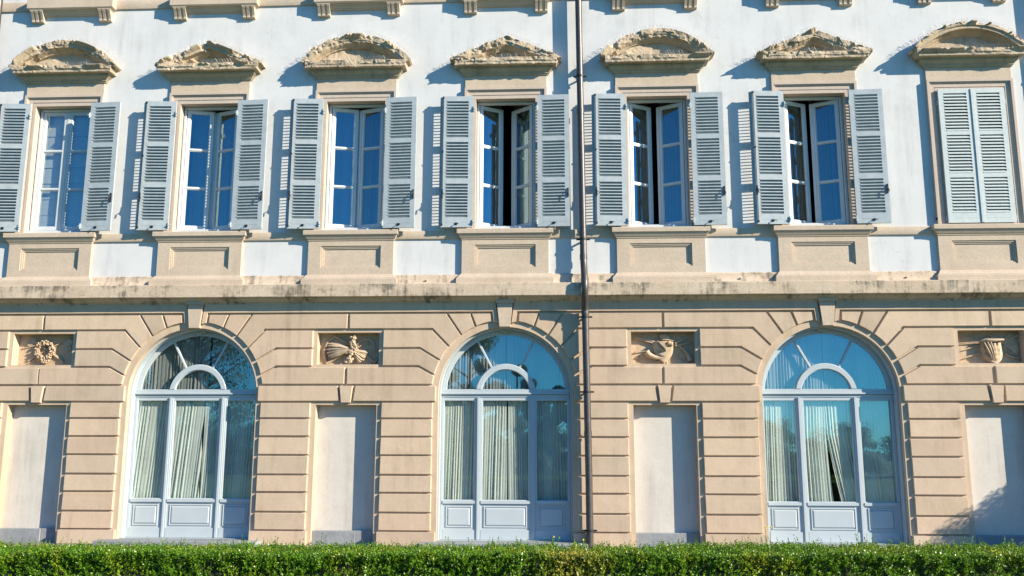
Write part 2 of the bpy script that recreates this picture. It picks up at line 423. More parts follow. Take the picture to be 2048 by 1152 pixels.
for n, s, lim in ((WX[0], -1, XL), (WX[6], 1, XR)):                          # plain courses running on past the end niches
    L = abs(lim - n); rb = PIER[0 if s < 0 else 6]
    for zt, zb, x0 in ((Z1, J12, .0), (J12, J23, .635), (J23, J34, .635), (J34, J45, 0.), (J45, J56, .13)):
        x = x0; first = True
        while x < L - .3:
            w = min(1.9 if first else 1.45, L - x); first = False
            block([(n + s * x, zb), (n + s * x, zt), (n + s * (x + w), zt), (n + s * (x + w), zb)]); x += w
    for z1, z0 in zip(ROWS[:-1], ROWS[1:]):
        x = .635
        while x < L - .3:
            w = min(.96, L - x); block([(n + s * x, z0), (n + s * x, z1), (n + s * (x + w), z1), (n + s * (x + w), z0)]); x += w
    rb.prism(ccw([(n + s * .625, 0), (n + s * .625, .245), (lim, .245), (lim, 0)]), -0.075, 0.01, 0.006)
for k in NICHE: part('rusticated_pier', PIER[k], STONE, smooth=25)

# ---- frieze band with tabs beside the keystones
fz = MB()
def tab(x, e):
    """outline of the strip beside a keystone, from the band's top edge to its bottom edge (e = -1 left of the key, +1 right)."""
    return [(x + e * .165, 4.31), (x + e * .118, AZ + 1.262), (x + e * .202, AZ + 1.285), (x + e * .228, 4.145)]
ends = [None] + [WX[k] for k in ARCH] + [None]
for l, r in zip(ends[:-1], ends[1:]):
    pl = tab(l, 1) if l is not None else [(XL, 4.31), (XL, 4.145)]
    pr = tab(r, -1)[::-1] if r is not None else [(XR, 4.145), (XR, 4.31)]
    fz.prism(ccw(pl + pr), -.055, .01, .004)
part('frieze_band', fz, STONE)
# ---- keystones
for k in ARCH:
    x = WX[k]
    mb = MB().prism(ccw([(x - .10, 3.858), (x + .10, 3.858), (x + .148, 4.30), (x - .148, 4.30)]), -.095, .12, .006)
    mb.prism(ccw([(x - .155, 4.29), (x + .155, 4.29), (x + .19, 4.385), (x - .19, 4.385)]), -.135, .01, .006)
    part('keystone', mb, STONE_PALE)
for k in NICHE:
    x = WX[k]
    mb = MB().prism(ccw([(x - .093, 2.488), (x + .093, 2.488), (x + .128, 2.806), (x - .128, 2.806)]), -.07, .01, .014)
    part('niche_keystone', mb, STONE)

# ---- cornice, skirt, string courses
mb = MB().run(XL, XR, [(0.01, 4.30), (-.058, 4.302), (-.066, 4.325), (-.10, 4.335), (-.145, 4.36), (-.175, 4.388), (-.20, 4.39), (-.205, 4.402),
                       (-.272, 4.402), (-.276, 4.41), (-.277, 4.624), (-.271, 4.633), (-.12, 4.66), (0.01, 4.672)], 0.16, 0.006)
part('cornice', mb, STONE_GRIM, smooth=22)
mb = MB().run(XL, XR, [(.01, 4.66), (-.105, 4.662), (-.075, 4.70), (-.05, 4.765), (-.035, 4.83), (-.012, 4.846), (.01, 4.85)], 0.2, 0.006)
part('skirt_course', mb, STONE_GRIM, smooth=30)
mb = MB().run(XL, XR, [(.01, 5.515), (-.03, 5.517), (-.036, 5.53), (-.036, 5.655), (-.03, 5.668), (.01, 5.675)], 0.2, 0.004)
part('string_course', mb, STONE_PALE, smooth=30)
mb = MB().run(XL, XR, [(.01, 10.245), (-.03, 10.247), (-.036, 10.26), (-.036, 10.42), (-.03, 10.44), (.01, 10.45)], 0.2, 0.004)
part('string_course', mb, STONE_PALE, smooth=30)

# ---- pediments: weathered relief built as a dense depth field
def ramp(pts, t):
    if t <= pts[0][0]: return pts[0][1]
    for (a, b), (c, d) in zip(pts[:-1], pts[1:]):
        if t <= c: return b + (d - b) * (t - a) / (c - a) if c > a else d
    return pts[-1][1]
LIP = [(.10, 8.850), (.245, 8.848), (.248, 8.905), (.262, 8.909), (.285, 8.928), (.315, 8.952), (.325, 8.976), (.18, 8.990), (.05, 8.995)]
RAKE = [(0.0, -.004), (.16, -.002), (.322, .0), (.315, .02), (.285, .05), (.262, .072), (.246, .074), (.246, .128), (.240, .131), (.165, .133), (.155, .15), (.13, .165), (.10, .185), (.088, .187), (.085, .21), (.03, .214)]
def densify(pts, step):
    out = []
    for (a, b), (c, d) in zip(pts[:-1], pts[1:]):
        n = max(1, int(math.hypot(c - a, d - b) / step))
        out += [(a + (c - a) * i / n, b + (d - b) * i / n) for i in range(n)]
    return out + [pts[-1]]
def fbm(x, z, s, o=0.0, oct_=4):
    return mnoise.fractal((x * s, z * s, o), 0.9, 2.1, oct_)
def facet(x, z, S):
    # broken planes: each fracture cell has its own depth and tilt
    x += .02 * mnoise.noise((x * 9, z * 9, S)); z += .02 * mnoise.noise((x * 9, z * 9, S + 3))
    r = 0
    for sx, sz, amp in ((3.4, 7.0, 1.0), (11, 17, .16)):
        p = Vector((x * sx, z * sz, S)); c = mnoise.voronoi(p)[1][0]
        h = mnoise.cell_vector(c * 7.31 + Vector((.5, .5, .5))); d = p - c
        r += amp * .52 * (.05 * (h.x - .5) + .085 * d.x * (h.y - .5) + .095 * d.y * (h.z - .5))
    return r
def grit(x, z, S):
    a = fbm(x, z, 17, S + 9, 5) * .0045
    pit = fbm(x, z, 13, S + 90, 3)
    return a - max(0, pit - .45) * .03
def grid_faces(nu, nv):
    idx = np.arange(nu * nv).reshape(nu, nv)
    return np.stack([idx[:-1, :-1].ravel(), idx[:-1, 1:].ravel(), idx[1:, 1:].ravel(), idx[1:, :-1].ravel()], 1)
def pediment(k, kind, wear, seed):
    x0 = WX[k]; S = seed * 13.7; verts = []; faces = []; off = 0
    def add(V, nu, nv):
        nonlocal off
        verts.append(np.array(V)); faces.append(grid_faces(nu, nv) + off); off += nu * nv
    def worn(x, z, extra=0.0):
        n1 = fbm(x, z, 2.3, S)
        return min(1., max(0., (n1 + .66 * wear - .20 + extra) * 3.2)), n1
    # horizontal lip returned round the sides
    pr = densify(LIP, .011); NF = 200; V = []
    path = [('l', t) for t in np.linspace(0, 1, 7)[:-1]] + [('f', t) for t in np.linspace(0, 1, NF)] + [('r', t) for t in np.linspace(1, 0, 7)[1:]]
    for side, t in path:
        for j, (d, z) in enumerate(pr):
            hx = .78 + d - .066
            px = (-hx if side == 'l' else hx if side == 'r' else -hx + 2 * hx * t)
            q = px if side == 'f' else px * (1 + .1 * (1 - t))
            if d > .12 and j > 2:
                m, n1 = worn(q, z * 1.6, .10 if z > 8.91 else -.10)
                rock = .262 + .03 * n1 + .75 * facet(q, z, S + 50)
                dd = d * (1 - m) + min(d + .012, max(.13, rock)) * m + m * grit(q, z, S)
                z = z + m * (.012 * fbm(q, 0, 5, S + 61) - .008)
            else: dd = d
            hx = .78 + dd - .066
            if side == 'f': V.append((x0 - hx + 2 * hx * t, -dd, z))
            else: V.append((x0 + (-hx if side == 'l' else hx), -dd * t + .004 * (1 - t), z))
    add(V, len(path), len(pr))
    # raking or curved cornice
    pr = densify(RAKE, .010); NT = 260; V = []
    if kind == 'tri':
        apex, tip, zt = 9.425, 1.055, 8.985; L = math.hypot(apex - zt, tip); ca = tip / L
        def P(t, s):
            e = max(0, abs(t) * tip); z = apex - (apex - zt) * abs(t)
            return e * (1 if t > 0 else -1), z - s / ca
    else:
        apex, tip, zt = 9.50, 1.065, 8.975; h = apex - zt; Rr = (tip * tip + h * h) / (2 * h); cz = apex - Rr; am = math.asin(tip / Rr)
        def P(t, s):
            a = t * am; return (Rr - s) * math.sin(a), cz + (Rr - s) * math.cos(a)
    def rk(t, d, s):
        px, pz = P(t, s)
        lim = .05 if wear > .5 else .12
        m, n1 = worn(px, pz, 0.0)
        if wear < .5: m = m * min(1, max(0, 1.5 - s / .05)); m = max(m, .8 * min(1, max(0, 1.6 - s / .04)) * (fbm(px, pz, 5, S + 7) > -.1))
        if d > .03:
            rock = .215 + .055 * n1 + facet(px, pz, S) + .02 * (1 if s < .1 else -1 * (s > .15))
            if s > .17: rock = min(rock, d + .05)
            dd = d * (1 - m) + max(.07, min(d + .06 if s > .13 else .33, rock)) * m + m * grit(px, pz, S)
        else: dd = d
        ss = s + m * (.028 * max(-.3, fbm(px, 3.1, 3.2, S + 21)) + .010 * fbm(px, 1.7, 13, S + 23)) * (1 - s / .214)
        qx, qz = P(t, ss)
        return (x0 + qx, -dd if dd > 0 else .005, max(qz, 8.95))
    ts = np.linspace(-1, 1, NT)
    for d, s in [(0, s) for d, s in pr]: V.append(rk(-1, d, s))
    for t in ts:
        for d, s in pr: V.append(rk(t, d, s))
    for d, s in [(0, s) for d, s in pr]: V.append(rk(1, d, s))
    add(V, NT + 2, len(pr))
    # tympanum
    V = []; NX, NZ = 90, 24
    for i in range(NX):
        px = -.95 + 1.9 * i / (NX - 1)
        top = (apex - .12 - (apex - zt) * abs(px) / tip) if kind == 'tri' else cz + math.sqrt(max(0, (Rr - .12) ** 2 - px * px))
        for j in range(NZ):
            pz = 8.93 + (max(top, 8.94) - 8.93) * j / (NZ - 1)
            left = max(0, min(1, (-px - .05) * 2.2)) * (1 if wear > .5 else 0)
            V.append((x0 + px, -.060 - .004 * fbm(px, pz, 9, S) - wear * left * (.05 + .03 * fbm(px, pz, 5, S + 2) + grit(px, pz, S + 8)), pz))
    add(V, NX, NZ)
    return np_mesh('pediment', np.concatenate(verts), np.concatenate(faces), STONE_ROUGH), None
PED = [('seg', .62), ('tri', 1.0), ('seg', 1.0), ('tri', .85), ('seg', 1.0), ('tri', 1.0), ('seg', .33)]
for k, (kind, wear) in enumerate(PED):
    me, _ = pediment(k, kind, wear, k + 1)
    lab = {0: 'rounded pediment with part of its moulding left', 6: 'rounded pediment with crisp moulding'}.get(k, 'rounded broken pediment worn to rough rock' if kind == 'seg' else 'triangular pediment worn to rough rock')
    obj('pediment', me, palace, label=lab)

# ---- window surrounds
def surround(k):
    x = WX[k]
    def U(xo, xi, zo, zi, z0=5.70): return [(x - xo, z0), (x - xi, z0), (x - xi, zi), (x + xi, zi), (x + xi, z0), (x + xo, z0), (x + xo, zo), (x - xo, zo)]
    mb = MB()
    mb.plate([U(.78, .735, 8.452, 8.407)], -.078, .0)
    mb.plate([U(.734, .715, 8.406, 8.387)], -.060, .0)
    mb.plate([U(.714, .640, 8.386, 8.312)], -.040, .0)
    mb.plate([U(.639, .622, 8.311, 8.294)], -.030, .0)
    mb.plate([U(.621, .564, 8.293, 8.238)], -.034, .12)
    part('architrave', mb, STONE_PINK, bevel=.004)
    mb = MB().mould(x, .78, .045, [(0, 8.690), (.022, 8.692), (.030, 8.716), (.044, 8.718), (.044, 8.742), (.056, 8.744), (.066, 8.762), (.090, 8.782), (.096, 8.792), (.108, 8.794), (.108, 8.838), (.118, 8.840), (.130, 8.852), (.130, 8.875), (0, 8.876)])
    part('pediment_moulding', mb, STONE_DARK, bevel=.002)
    part('lintel_frieze', MB().box(x - .778, x + .778, -.045, .0, 8.453, 8.70), STONE_PALE, bevel=.005)
    mb = MB().mould(x, .80, .062, [(0, 5.485), (.014, 5.49), (.014, 5.508), (.03, 5.52), (.052, 5.555), (.062, 5.575), (.062, 5.586), (.088, 5.590), (.090, 5.668), (.084, 5.678), (0, 5.695)])
    mb.box(x - .60, x + .60, 0.021, .28, 5.60, 5.705)
    part('window_sill', mb, STONE_PALE, bevel=.003)
    mb = MB().plate([rect(x - .80, x + .80, 4.84, 5.49), rect(x - .563, x + .563, 4.968, 5.392)], -.062, .0)
    mb.plate([rect(x - .5625, x + .5625, 4.9685, 5.3915), rect(x - .535, x + .535, 4.996, 5.364)], -.045, .0)
    mb.plate([rect(x - .5345, x + .5345, 4.9965, 5.3635), rect(x - .508, x + .508, 5.02, 5.338)], -.03, .0)
    mb.box(x - .5075, x + .5075, -.012, .0, 5.0205, 5.3375)
    mb.mould(x, .80, .062, [(.088, 4.655), (.090, 4.745), (.075, 4.752), (.072, 4.775), (.05, 4.785), (.035, 4.81), (.022, 4.835), (.014, 4.842), (0.002, 4.846)])
    part('window_pedestal', mb, STONE_PALE)
    # bracketed sill of the floor above
    mb = MB().mould(x, .80, .06, [(0, 10.125), (.012, 10.14), (.03, 10.165), (.045, 10.195), (.06, 10.205), (.06, 10.215), (.155, 10.222), (.158, 10.40), (.15, 10.425), (0, 10.46)]) if False else MB()
    mb.run(x - .80, x + .80, [(.01, 10.12), (-.05, 10.125), (-.06, 10.15), (-.085, 10.165), (-.11, 10.20), (-.125, 10.21), (-.125, 10.228), (.01, 10.23)])
    mb.box(x - .87, x + .87, -.182, .01, 10.229, 10.46); mb.box(x - .85, x + .85, -.172, .01, 10.215, 10.2285)
    part('upper_sill', mb, STONE_PALE, bevel=.003)
    for s in (-1, 1):
        cx = x + s * .685; w = .118
        mb = MB()
        side = [(0.01, 10.212), (-.155, 10.212), (-.158, 10.188), (-.148, 10.165), (-.128, 10.138), (-.102, 10.095), (-.078, 10.052), (-.068, 10.03), (-.072, 10.012), (-.072, 9.995), (-.064, 9.985), (0.01, 9.98)]
        for a, b, dep in ((-w, -w + .05, 0), (-w + .05, -w + .082, .028), (-w + .082, -.016 + .032, 0), (.016, w - .082 + .032, .028), (w - .05, w, 0)):
            pr = [(min(.01, y + dep * (1 if 3 <= i <= 8 else 0)), z) for i, (y, z) in enumerate(side)]
            mb.run(cx + a, cx + b, pr)
        mb.mould(cx, .122, .152, [(0, 10.185), (.008, 10.19), (.012, 10.213), (.0, 10.2135)])
        part('console_bracket', mb, STONE_PALE)
for k in range(7): surround(k)

# ---- shutters (prototype is the left leaf; hinge at local x = 0, closed leaf runs to +x)
SW, SH = 0.595, 2.545
def leaf_mesh(s):
    mb = MB(); y0, y1 = -.021, .021
    def bx(a, b, c, d, e, f): mb.box(min(s * a, s * b), max(s * a, s * b), c, d, e, f)
    bx(0, .092, y0, y1, 0, SH); bx(SW - .088, SW, y0, y1, 0, SH)
    xa, xb = .093, SW - .089
    for z0, z1 in ((0, .085), (.0875, .192), (.845, .935), (1.655, 1.735), (SH - .085, SH)): bx(xa, xb, y0, y1, z0, z1)
    for z0, z1 in ((.192, .845), (.935, 1.655), (1.735, SH - .085)):
        n = round((z1 - z0) / .0585); p = (z1 - z0) / n
        for i in range(n):
            zc = z0 + p * (i + .5)
            pr = [(-.026, zc - .034), (-.026, zc - .018), (.026, zc + .034), (.026, zc + .015)]
            a, b = sorted((s * xa, s * xb)); mb.run(a, b, pr)
    if s > 0: bx(SW - .012, SW + .034, -.037, -.0215, 0.005, SH - .005)       # overlapping lip on the meeting edge
    return mb.mesh('shutter', SHUTTER)
def shutter(s):
    o = obj('shutter', leaf_mesh(s), palace)
    mb = MB().box(s * .30 - .022, s * .30 + .022, .022, .034, .045, .085).tube([(s * .30, .034, .06), (s * .30, .07, .062), (s * .30 - .05, .085, .05)], .007, 5)
    obj('latch', mb.mesh('latch', IRON), o)
    for z in (.09, 2.29):
        mb = MB().box(-.014, .014, -.012, .030, z - .045, z + .045).tube([(-s * .008, .034, z - .05), (-s * .008, .034, z + .05)], .013, 6)
        mb.box(min(0, -s * .03), max(0, -s * .03), .030, .062, z - .012, z + .012)
        obj('hinge', mb.mesh('hinge', plain_mat('hinge_paint', (.34, .4, .41), .5)), o)
    mb = MB(); xr = s * (SW - .03)
    if s > 0:
        mb.tube([(xr, .034, .02), (xr, .034, SH - .02)], .007, 6)
        for z in (.05, 1.45, SH - .03): mb.box(xr - .014, xr + .014, .022, .045, z - .015, z + .015)
    mb.box(xr - .012, xr + .012, .022, .045, .55, .72); mb.tube([(xr, .045, .62), (xr, .09, .62), (xr - .01, .10, .56)], .009, 6)
    mb.tube([(xr, .045, .67), (xr - s * .03, .075, .62), (xr - s * .05, .08, .60)], .006, 5)
    obj('locking_bar', mb.mesh('locking_bar', IRON), o)
    return o
protoL, protoR = shutter(1), shutter(-1)
FADED = {}
for s, pr in ((1, protoL), (-1, protoR)):
    FADED[s] = pr.data.copy(); FADED[s].materials[0] = SHUTTER_FADED
for k in range(7):
    for s, pr in ((1, protoL), (-1, protoR)):
        o = pr if k == 0 else copy_tree(pr, palace)
        ang = 177.0 + rng.uniform(-1.5, 1.5)
        o.location = (WX[k] - s * .602, -.128, 5.703)
        o.rotation_euler = (0, 0, -s * R(ang))
        if k == 6:
            o.rotation_euler = (0, 0, 0); o.location.y = -.070; o.location.x = WX[k] - s * .598; o.location.z = 5.712
            o['label'] = 'closed pale grey green shutter leaf'; o.data = FADED[s]

# ---- casement windows of the upper floor
OPEN = [(0, 0), (13, 19), (15, 18), (33, 40), (31, 29), (27, 25), None]      # inward swing of the two sashes, degrees
def sash_mesh(w, h, s):
    """leaf hinged at x=0 running to s*w."""
    X = lambda a, b: (min(s * a, s * b), max(s * a, s * b))
    st, bt = .066, .072
    x0, x1 = X(st, w - .078)
    zs = [bt, .805, .84, 1.575, 1.61, h - .06]
    loops = [rect(*X(0, w), 0, h)] + [rect(x0, x1, zs[i], zs[i + 1]) for i in (0, 2, 4)]
    mb = MB().plate(loops, -.026, .026, .006)
    for i in (0, 2, 4):                                                       # glazing rebate
        mb.plate([rect(x0 - .001, x1 + .001, zs[i] - .001, zs[i + 1] + .001), rect(x0 + .012, x1 - .012, zs[i] + .012, zs[i + 1] - .012)], -.012, .012)
    a, b = X(w - .03, w + .02)
    mb.box(a, b, .026 if s > 0 else -.034, .034 if s > 0 else -.0265, .01, h - .01)
    g = MB()
    for i in (0, 2, 4): g.add([(x0, .001, zs[i]), (x1, .001, zs[i]), (x1, .001, zs[i + 1]), (x0, .001, zs[i + 1])], [(0, 1, 2, 3)])
    return mb.mesh('sash', SASHP), g.mesh('pane', GLASS, recalc=False)
SWD, SHT = .508, 2.395
SM = {s: sash_mesh(SWD, SHT, s) for s in (1, -1)}
frame_me = MB().plate([rect(-.563, .563, 5.706, 8.237), rect(-.513, .513, 5.79, 8.195)], .135, .215, .006).box(-.563, .563, .10, .20, 5.707, 5.772).mesh('casement_window', SASHP)
for k in range(7):
    w = obj('casement_window', frame_me, palace, (WX[k], 0, 0))
    w['label'] = ['closed three light casement window with white blind', 'casement window standing slightly ajar', 'casement window standing slightly ajar',
                  'casement window opened wide into a dark room', 'casement window opened wide into a dark room', 'casement window opened inwards with right sash showing blue sky', 'casement window hidden behind closed shutters'][k]
    op = OPEN[k] or (0, 0)
    for s, a in ((1, op[0]), (-1, op[1])):
        sm, gm = SM[s]
        o = obj('sash', sm, w, (-s * .510, .185, 5.795), s * R(a))
        p = obj('pane', gm, w, (-s * .510, .185, 5.795), s * R(a))

# ---- arched glazed doors
def arched_window(k):
    x = WX[k]
    lin = MB().plate([arch_loop(x, 1.198, .088), arch_loop(x, 1.172, .0885)], .11, .36)
    YF, YB = .285, .335
    fan_i, fan_o, lz = .44, .555, 2.668
    H = [arch_loop(x, 1.171, .089)]
    # fanlight lights: left, middle, right sectors and lunette
    def sector(a0, a1, r0, r1, zb=None):
        o_ = arc(x, AZ, r1, a0, a1, 14); i_ = arc(x, lz, r0, a1, a0, 14)
        return o_ + i_
    hb = .020
    def pol(cz, r, a): return (x + r * math.cos(R(a)), cz + r * math.sin(R(a)))
    Rg = 1.088
    zb = 2.758
    def side(sgn):
        pts = []
        a0 = math.degrees(math.asin((zb - AZ) / Rg))
        aN = 62 - math.degrees(hb / Rg)
        for p in arc(0, AZ, Rg, a0, aN, 14): pts.append(p)
        aM = 62 - math.degrees(hb / fan_o); aB = math.degrees(math.asin((zb - lz) / fan_o))
        for p in arc(0, lz, fan_o, aM, aB, 12): pts.append(p)
        return [(x + sgn * px, pz) for px, pz in pts]
    a1 = 62 + math.degrees(hb / Rg); a2 = 62 + math.degrees(hb / fan_o)
    mid = arc(x, AZ, Rg, a1, 180 - a1, 16) + arc(x, lz, fan_o, 180 - a2, a2, 14)
    aL = math.degrees(math.asin((zb - lz) / fan_i))
    lun = arc(x, lz, fan_i, aL, 180 - aL, 20)
    lights = [side(-1), side(1), mid, lun]
    low = [rect(x - 1.118, x - .572, .782, 2.548), rect(x - .414, x + .414, .782, 2.548), rect(x + .572, x + 1.118, .782, 2.548)]
    mb = MB().plate(H + lights + low, YF, YB, .006)
    y = YF
    # raised arch rim of the lunette, transom mouldings, mullion posts, sill rails
    ro = arc(x, lz, fan_o - .012, aL * .8, 180 - aL * .8, 24); ri = arc(x, lz, fan_i + .012, 180 - aL, aL, 24)
    mb.plate([ro + ri], y - .022, y - .0005, .005)
    mb.box(x - 1.168, x + 1.168, y - .030, y - .0005, 2.690, 2.752)
    mb.box(x - 1.168, x + 1.168, y - .048, y - .0005, 2.664, 2.689)
    mb.box(x - 1.168, x + 1.168, y - .012, y - .0005, 2.612, 2.650)
    for c in (-.493, .493):
        mb.box(x + c - .046, x + c + .046, y - .020, y - .0005, .093, 2.600)
        mb.box(x + c - .018, x + c + .018, y - .034, y - .0205, .094, 2.605)
    for c in (-1.145, 1.145): mb.box(x + c - .022, x + c + .022, y - .014, y - .0005, .093, 2.605)
    for a, b in ((-1.12, -.545), (-.44, .44), (.545, 1.12)):
        mb.box(x + a, x + b, y - .032, y - .0005, .716, .768)
        mb.box(x + a, x + b, y - .016, y - .0005, .092, .262)
    w = obj('arched_window', mb.mesh('arched_window', WHITE), palace)
    obj('frame_lining', lin.mesh('frame_lining', WHITE), w)
    for a, b in ((-1.065, -.60), (-.387, .387), (.60, 1.065)):
        p = MB().plate([rect(x + a, x + b, .300, .672), rect(x + a + .02, x + b - .02, .320, .652)], y - .014, y - .0005, .004)
        p.prism(ccw(rect(x + a + .028, x + b - .028, .328, .644)), y - .018, y - .0005, .022)
        obj('door_panel', p.mesh('door_panel', WHITE), w)
    yg = .312
    for lp in lights + low:
        g = MB().add([(px, yg, pz) for px, pz in lp], [tuple(range(len(lp)))])
        obj('pane', g.mesh('pane', GLASS, recalc=False), w)
    mb = MB().box(x - 1.45, x + 1.45, -.36, .40, -.02, .085)
    part('doorstep', mb, STONE_GREY, bevel=.008)
    mb = MB().box(x - .10, x + .10, .20, .28, 3.80, 3.835).box(x - .04, x + .03, .19, .2795, 3.775, 3.7995)
    obj('blind_box', mb.mesh('blind_box', plain_mat('pale_metal', (.42, .43, .38), .5)), w)
for k in ARCH: arched_window(k)

# ---- blind niches
for k in NICHE:
    x = WX[k]
    o = part('blind_niche', MB().box(x - .70, x + .70, .2015, .30, -.05, 2.6), PLASTER_WARM)
    wl = .97 if k != 6 else 1.10
    mb = MB().box(x - .553, x + .22, .085, .2, -.02, .242).box(x + .2235, x + .553, .11, .2, -.02, .246)
    obj('niche_plinth', mb.mesh('niche_plinth', STONE_GREY, bevel=.006), o)

# ---- carved relief panels
def relief(k, builder):
    x, z = WX[k], (RZ0 + RZ1) / 2
    mb = MB().box(-.66, .66, .2015, .28, -.34, .34)
    o = obj('relief_panel', mb.mesh('relief_panel', STONE_CARVE), palace, (x, 0, z))
    for name, m in builder():
        obj(name, m.mesh(name, STONE_CARVE, smooth=50), o)
Y0 = .20
def leaf_cluster(mb, c, r, n, size, seed):
    q = random.Random(seed)
    for i in range(n):
        a = q.uniform(0, 6.28); rr = r * math.sqrt(q.random())
        mb.blob((c[0] + rr * math.cos(a), c[1] - q.uniform(0, .04), c[2] + rr * math.sin(a)), (size * q.uniform(.7, 1.3), size * .8, size * q.uniform(.6, 1.1)), 7, 5, .35, 4, q.uniform(0, 3))
def rel_wreath():
    mb = MB(); q = random.Random(3)
    for i in range(30):
        a = i / 30 * 6.283
        for j in range(5):
            r = .165 + q.uniform(-.045, .045)
            mb.blob((r * math.cos(a) * 1.05 - .02, Y0 - .05 - q.uniform(0, .055), r * math.sin(a)), (q.uniform(.014, .030), .024, q.uniform(.012, .026)), 7, 5, .3, 4, q.uniform(0, 3))
    for i in range(10): mb.blob((-.02 + q.uniform(-.07, .10), Y0 - .07, -.19 + q.uniform(-.06, .05)), (.03, .03, .024), 7, 5, .3)
    t = MB()
    t.tube([(-.36, Y0 - .02, -.20), (.0, Y0 - .03, .02), (.36, Y0 - .02, .20)], .014, 8)
    t.tube([(-.36, Y0 - .02, -.245), (-.05, Y0 - .03, -.10)], .012, 8)
    t.tube([(.33, Y0 - .02, -.23), (.05, Y0 - .03, -.03), (-.30, Y0 - .02, .19)], .02, 8)
    t.tube([(.30, Y0 - .02, -.17), (.10, Y0 - .03, -.06)], .014, 8)
    t.prism(ccw([(-.42, .10), (-.36, .06), (-.22, .14), (-.24, .24), (-.32, .25)]), Y0 - .035, Y0 + .01, .012)
    t.prism(ccw([(-.50, .02), (-.24, .08), (-.25, .11), (-.49, .06)]), Y0 - .025, Y0 + .01, .008)
    t.prism(ccw([(.26, .13), (.38, .24), (.48, .20), (.47, .10), (.36, .06)]), Y0 - .028, Y0 + .01, .012)
    t.prism(ccw([(.30, .02), (.36, -.04), (.47, .02), (.44, .09)]), Y0 - .022, Y0 + .01, .01)
    mb.v = [(vx * .86 - .01, vy, vz * .9 - .01) for vx, vy, vz in mb.v]
    return [('carved_wreath', mb), ('carved_tools', t)]
def rel_sheaf():
    sh = MB(); q = random.Random(5)
    for i in range(34):                                                      # ears to the left
        a = R(155 + (i % 17) / 16 * 62) ; L = q.uniform(.28, .36); d = q.uniform(0, .05)
        p0 = Vector((.02, Y0 - .06 - d, .0)); p1 = p0 + Vector((math.cos(a) * L, .035 + q.uniform(0, .02), math.sin(a) * L * .72))
        mid = p0.lerp(p1, .55) + Vector((0, -.02, 0)); sh.tube([p0, mid, p1], [.022, .034, .013], 6)
    for i in range(26):                                                      # stalks to the lower right
        a = R(-58 + (i % 13) / 12 * 52); L = q.uniform(.21, .245)
        p0 = Vector((.05, Y0 - .05 - q.uniform(0, .05), -.02)); p1 = p0 + Vector((math.cos(a) * L, .02, math.sin(a) * L))
        sh.tube([p0, p0.lerp(p1, .6) + Vector((0, -.015, 0)), p1], [.018, .022, .016], 5)
    fl = MB()
    for i in range(70):
        t = i / 69; fl.blob((.06 - .07 * t + q.uniform(-.04, .04) + .05 * math.sin(t * 3), Y0 - .10 - q.uniform(0, .03), .20 - .42 * t + q.uniform(-.03, .03)), (.026, .026, .020), 7, 5, .4, 4, q.uniform(0, 3))
    t = MB()
    t.tube([(-.30, Y0 - .03, .25), (.0, Y0 - .03, .08), (.45, Y0 - .025, -.22)], .02, 8)
    t.prism(ccw([(.42, -.26), (.45, -.28), (.53, -.18), (.50, -.16)]), Y0 - .04, Y0 + .01, .006)
    sc = [(-.30, .25), (-.42, .14), (-.48, -.02), (-.47, -.16), (-.42, -.26)]
    t.tube([(a, Y0 - .015, b) for a, b in sc], [.02, .038, .042, .03, .008], 8)
    t.tube([(-.44, Y0 - .02, -.26), (-.15, Y0 - .03, -.10)], .024, 8)
    si = [(.12, .10), (.24, .19), (.36, .19), (.44, .10), (.46, -.02), (.44, -.07)]
    t.tube([(a, Y0 - .012, b) for a, b in si], [.02, .026, .028, .02, .014, .006], 8)
    t.tube([(.12, Y0 - .012, .03), (.30, Y0 - .018, .12), (.40, Y0 - .012, .10), (.52, Y0 - .01, .19)], [.014, .014, .01, .006], 6)
    for m_ in (sh, fl): m_.v = [(vx * 1.22 - .02, Y0 + (vy - Y0) * 1.1, vz * 1.16) for vx, vy, vz in m_.v]
    return [('carved_sheaf', sh), ('carved_flowers', fl), ('carved_tools', t)]
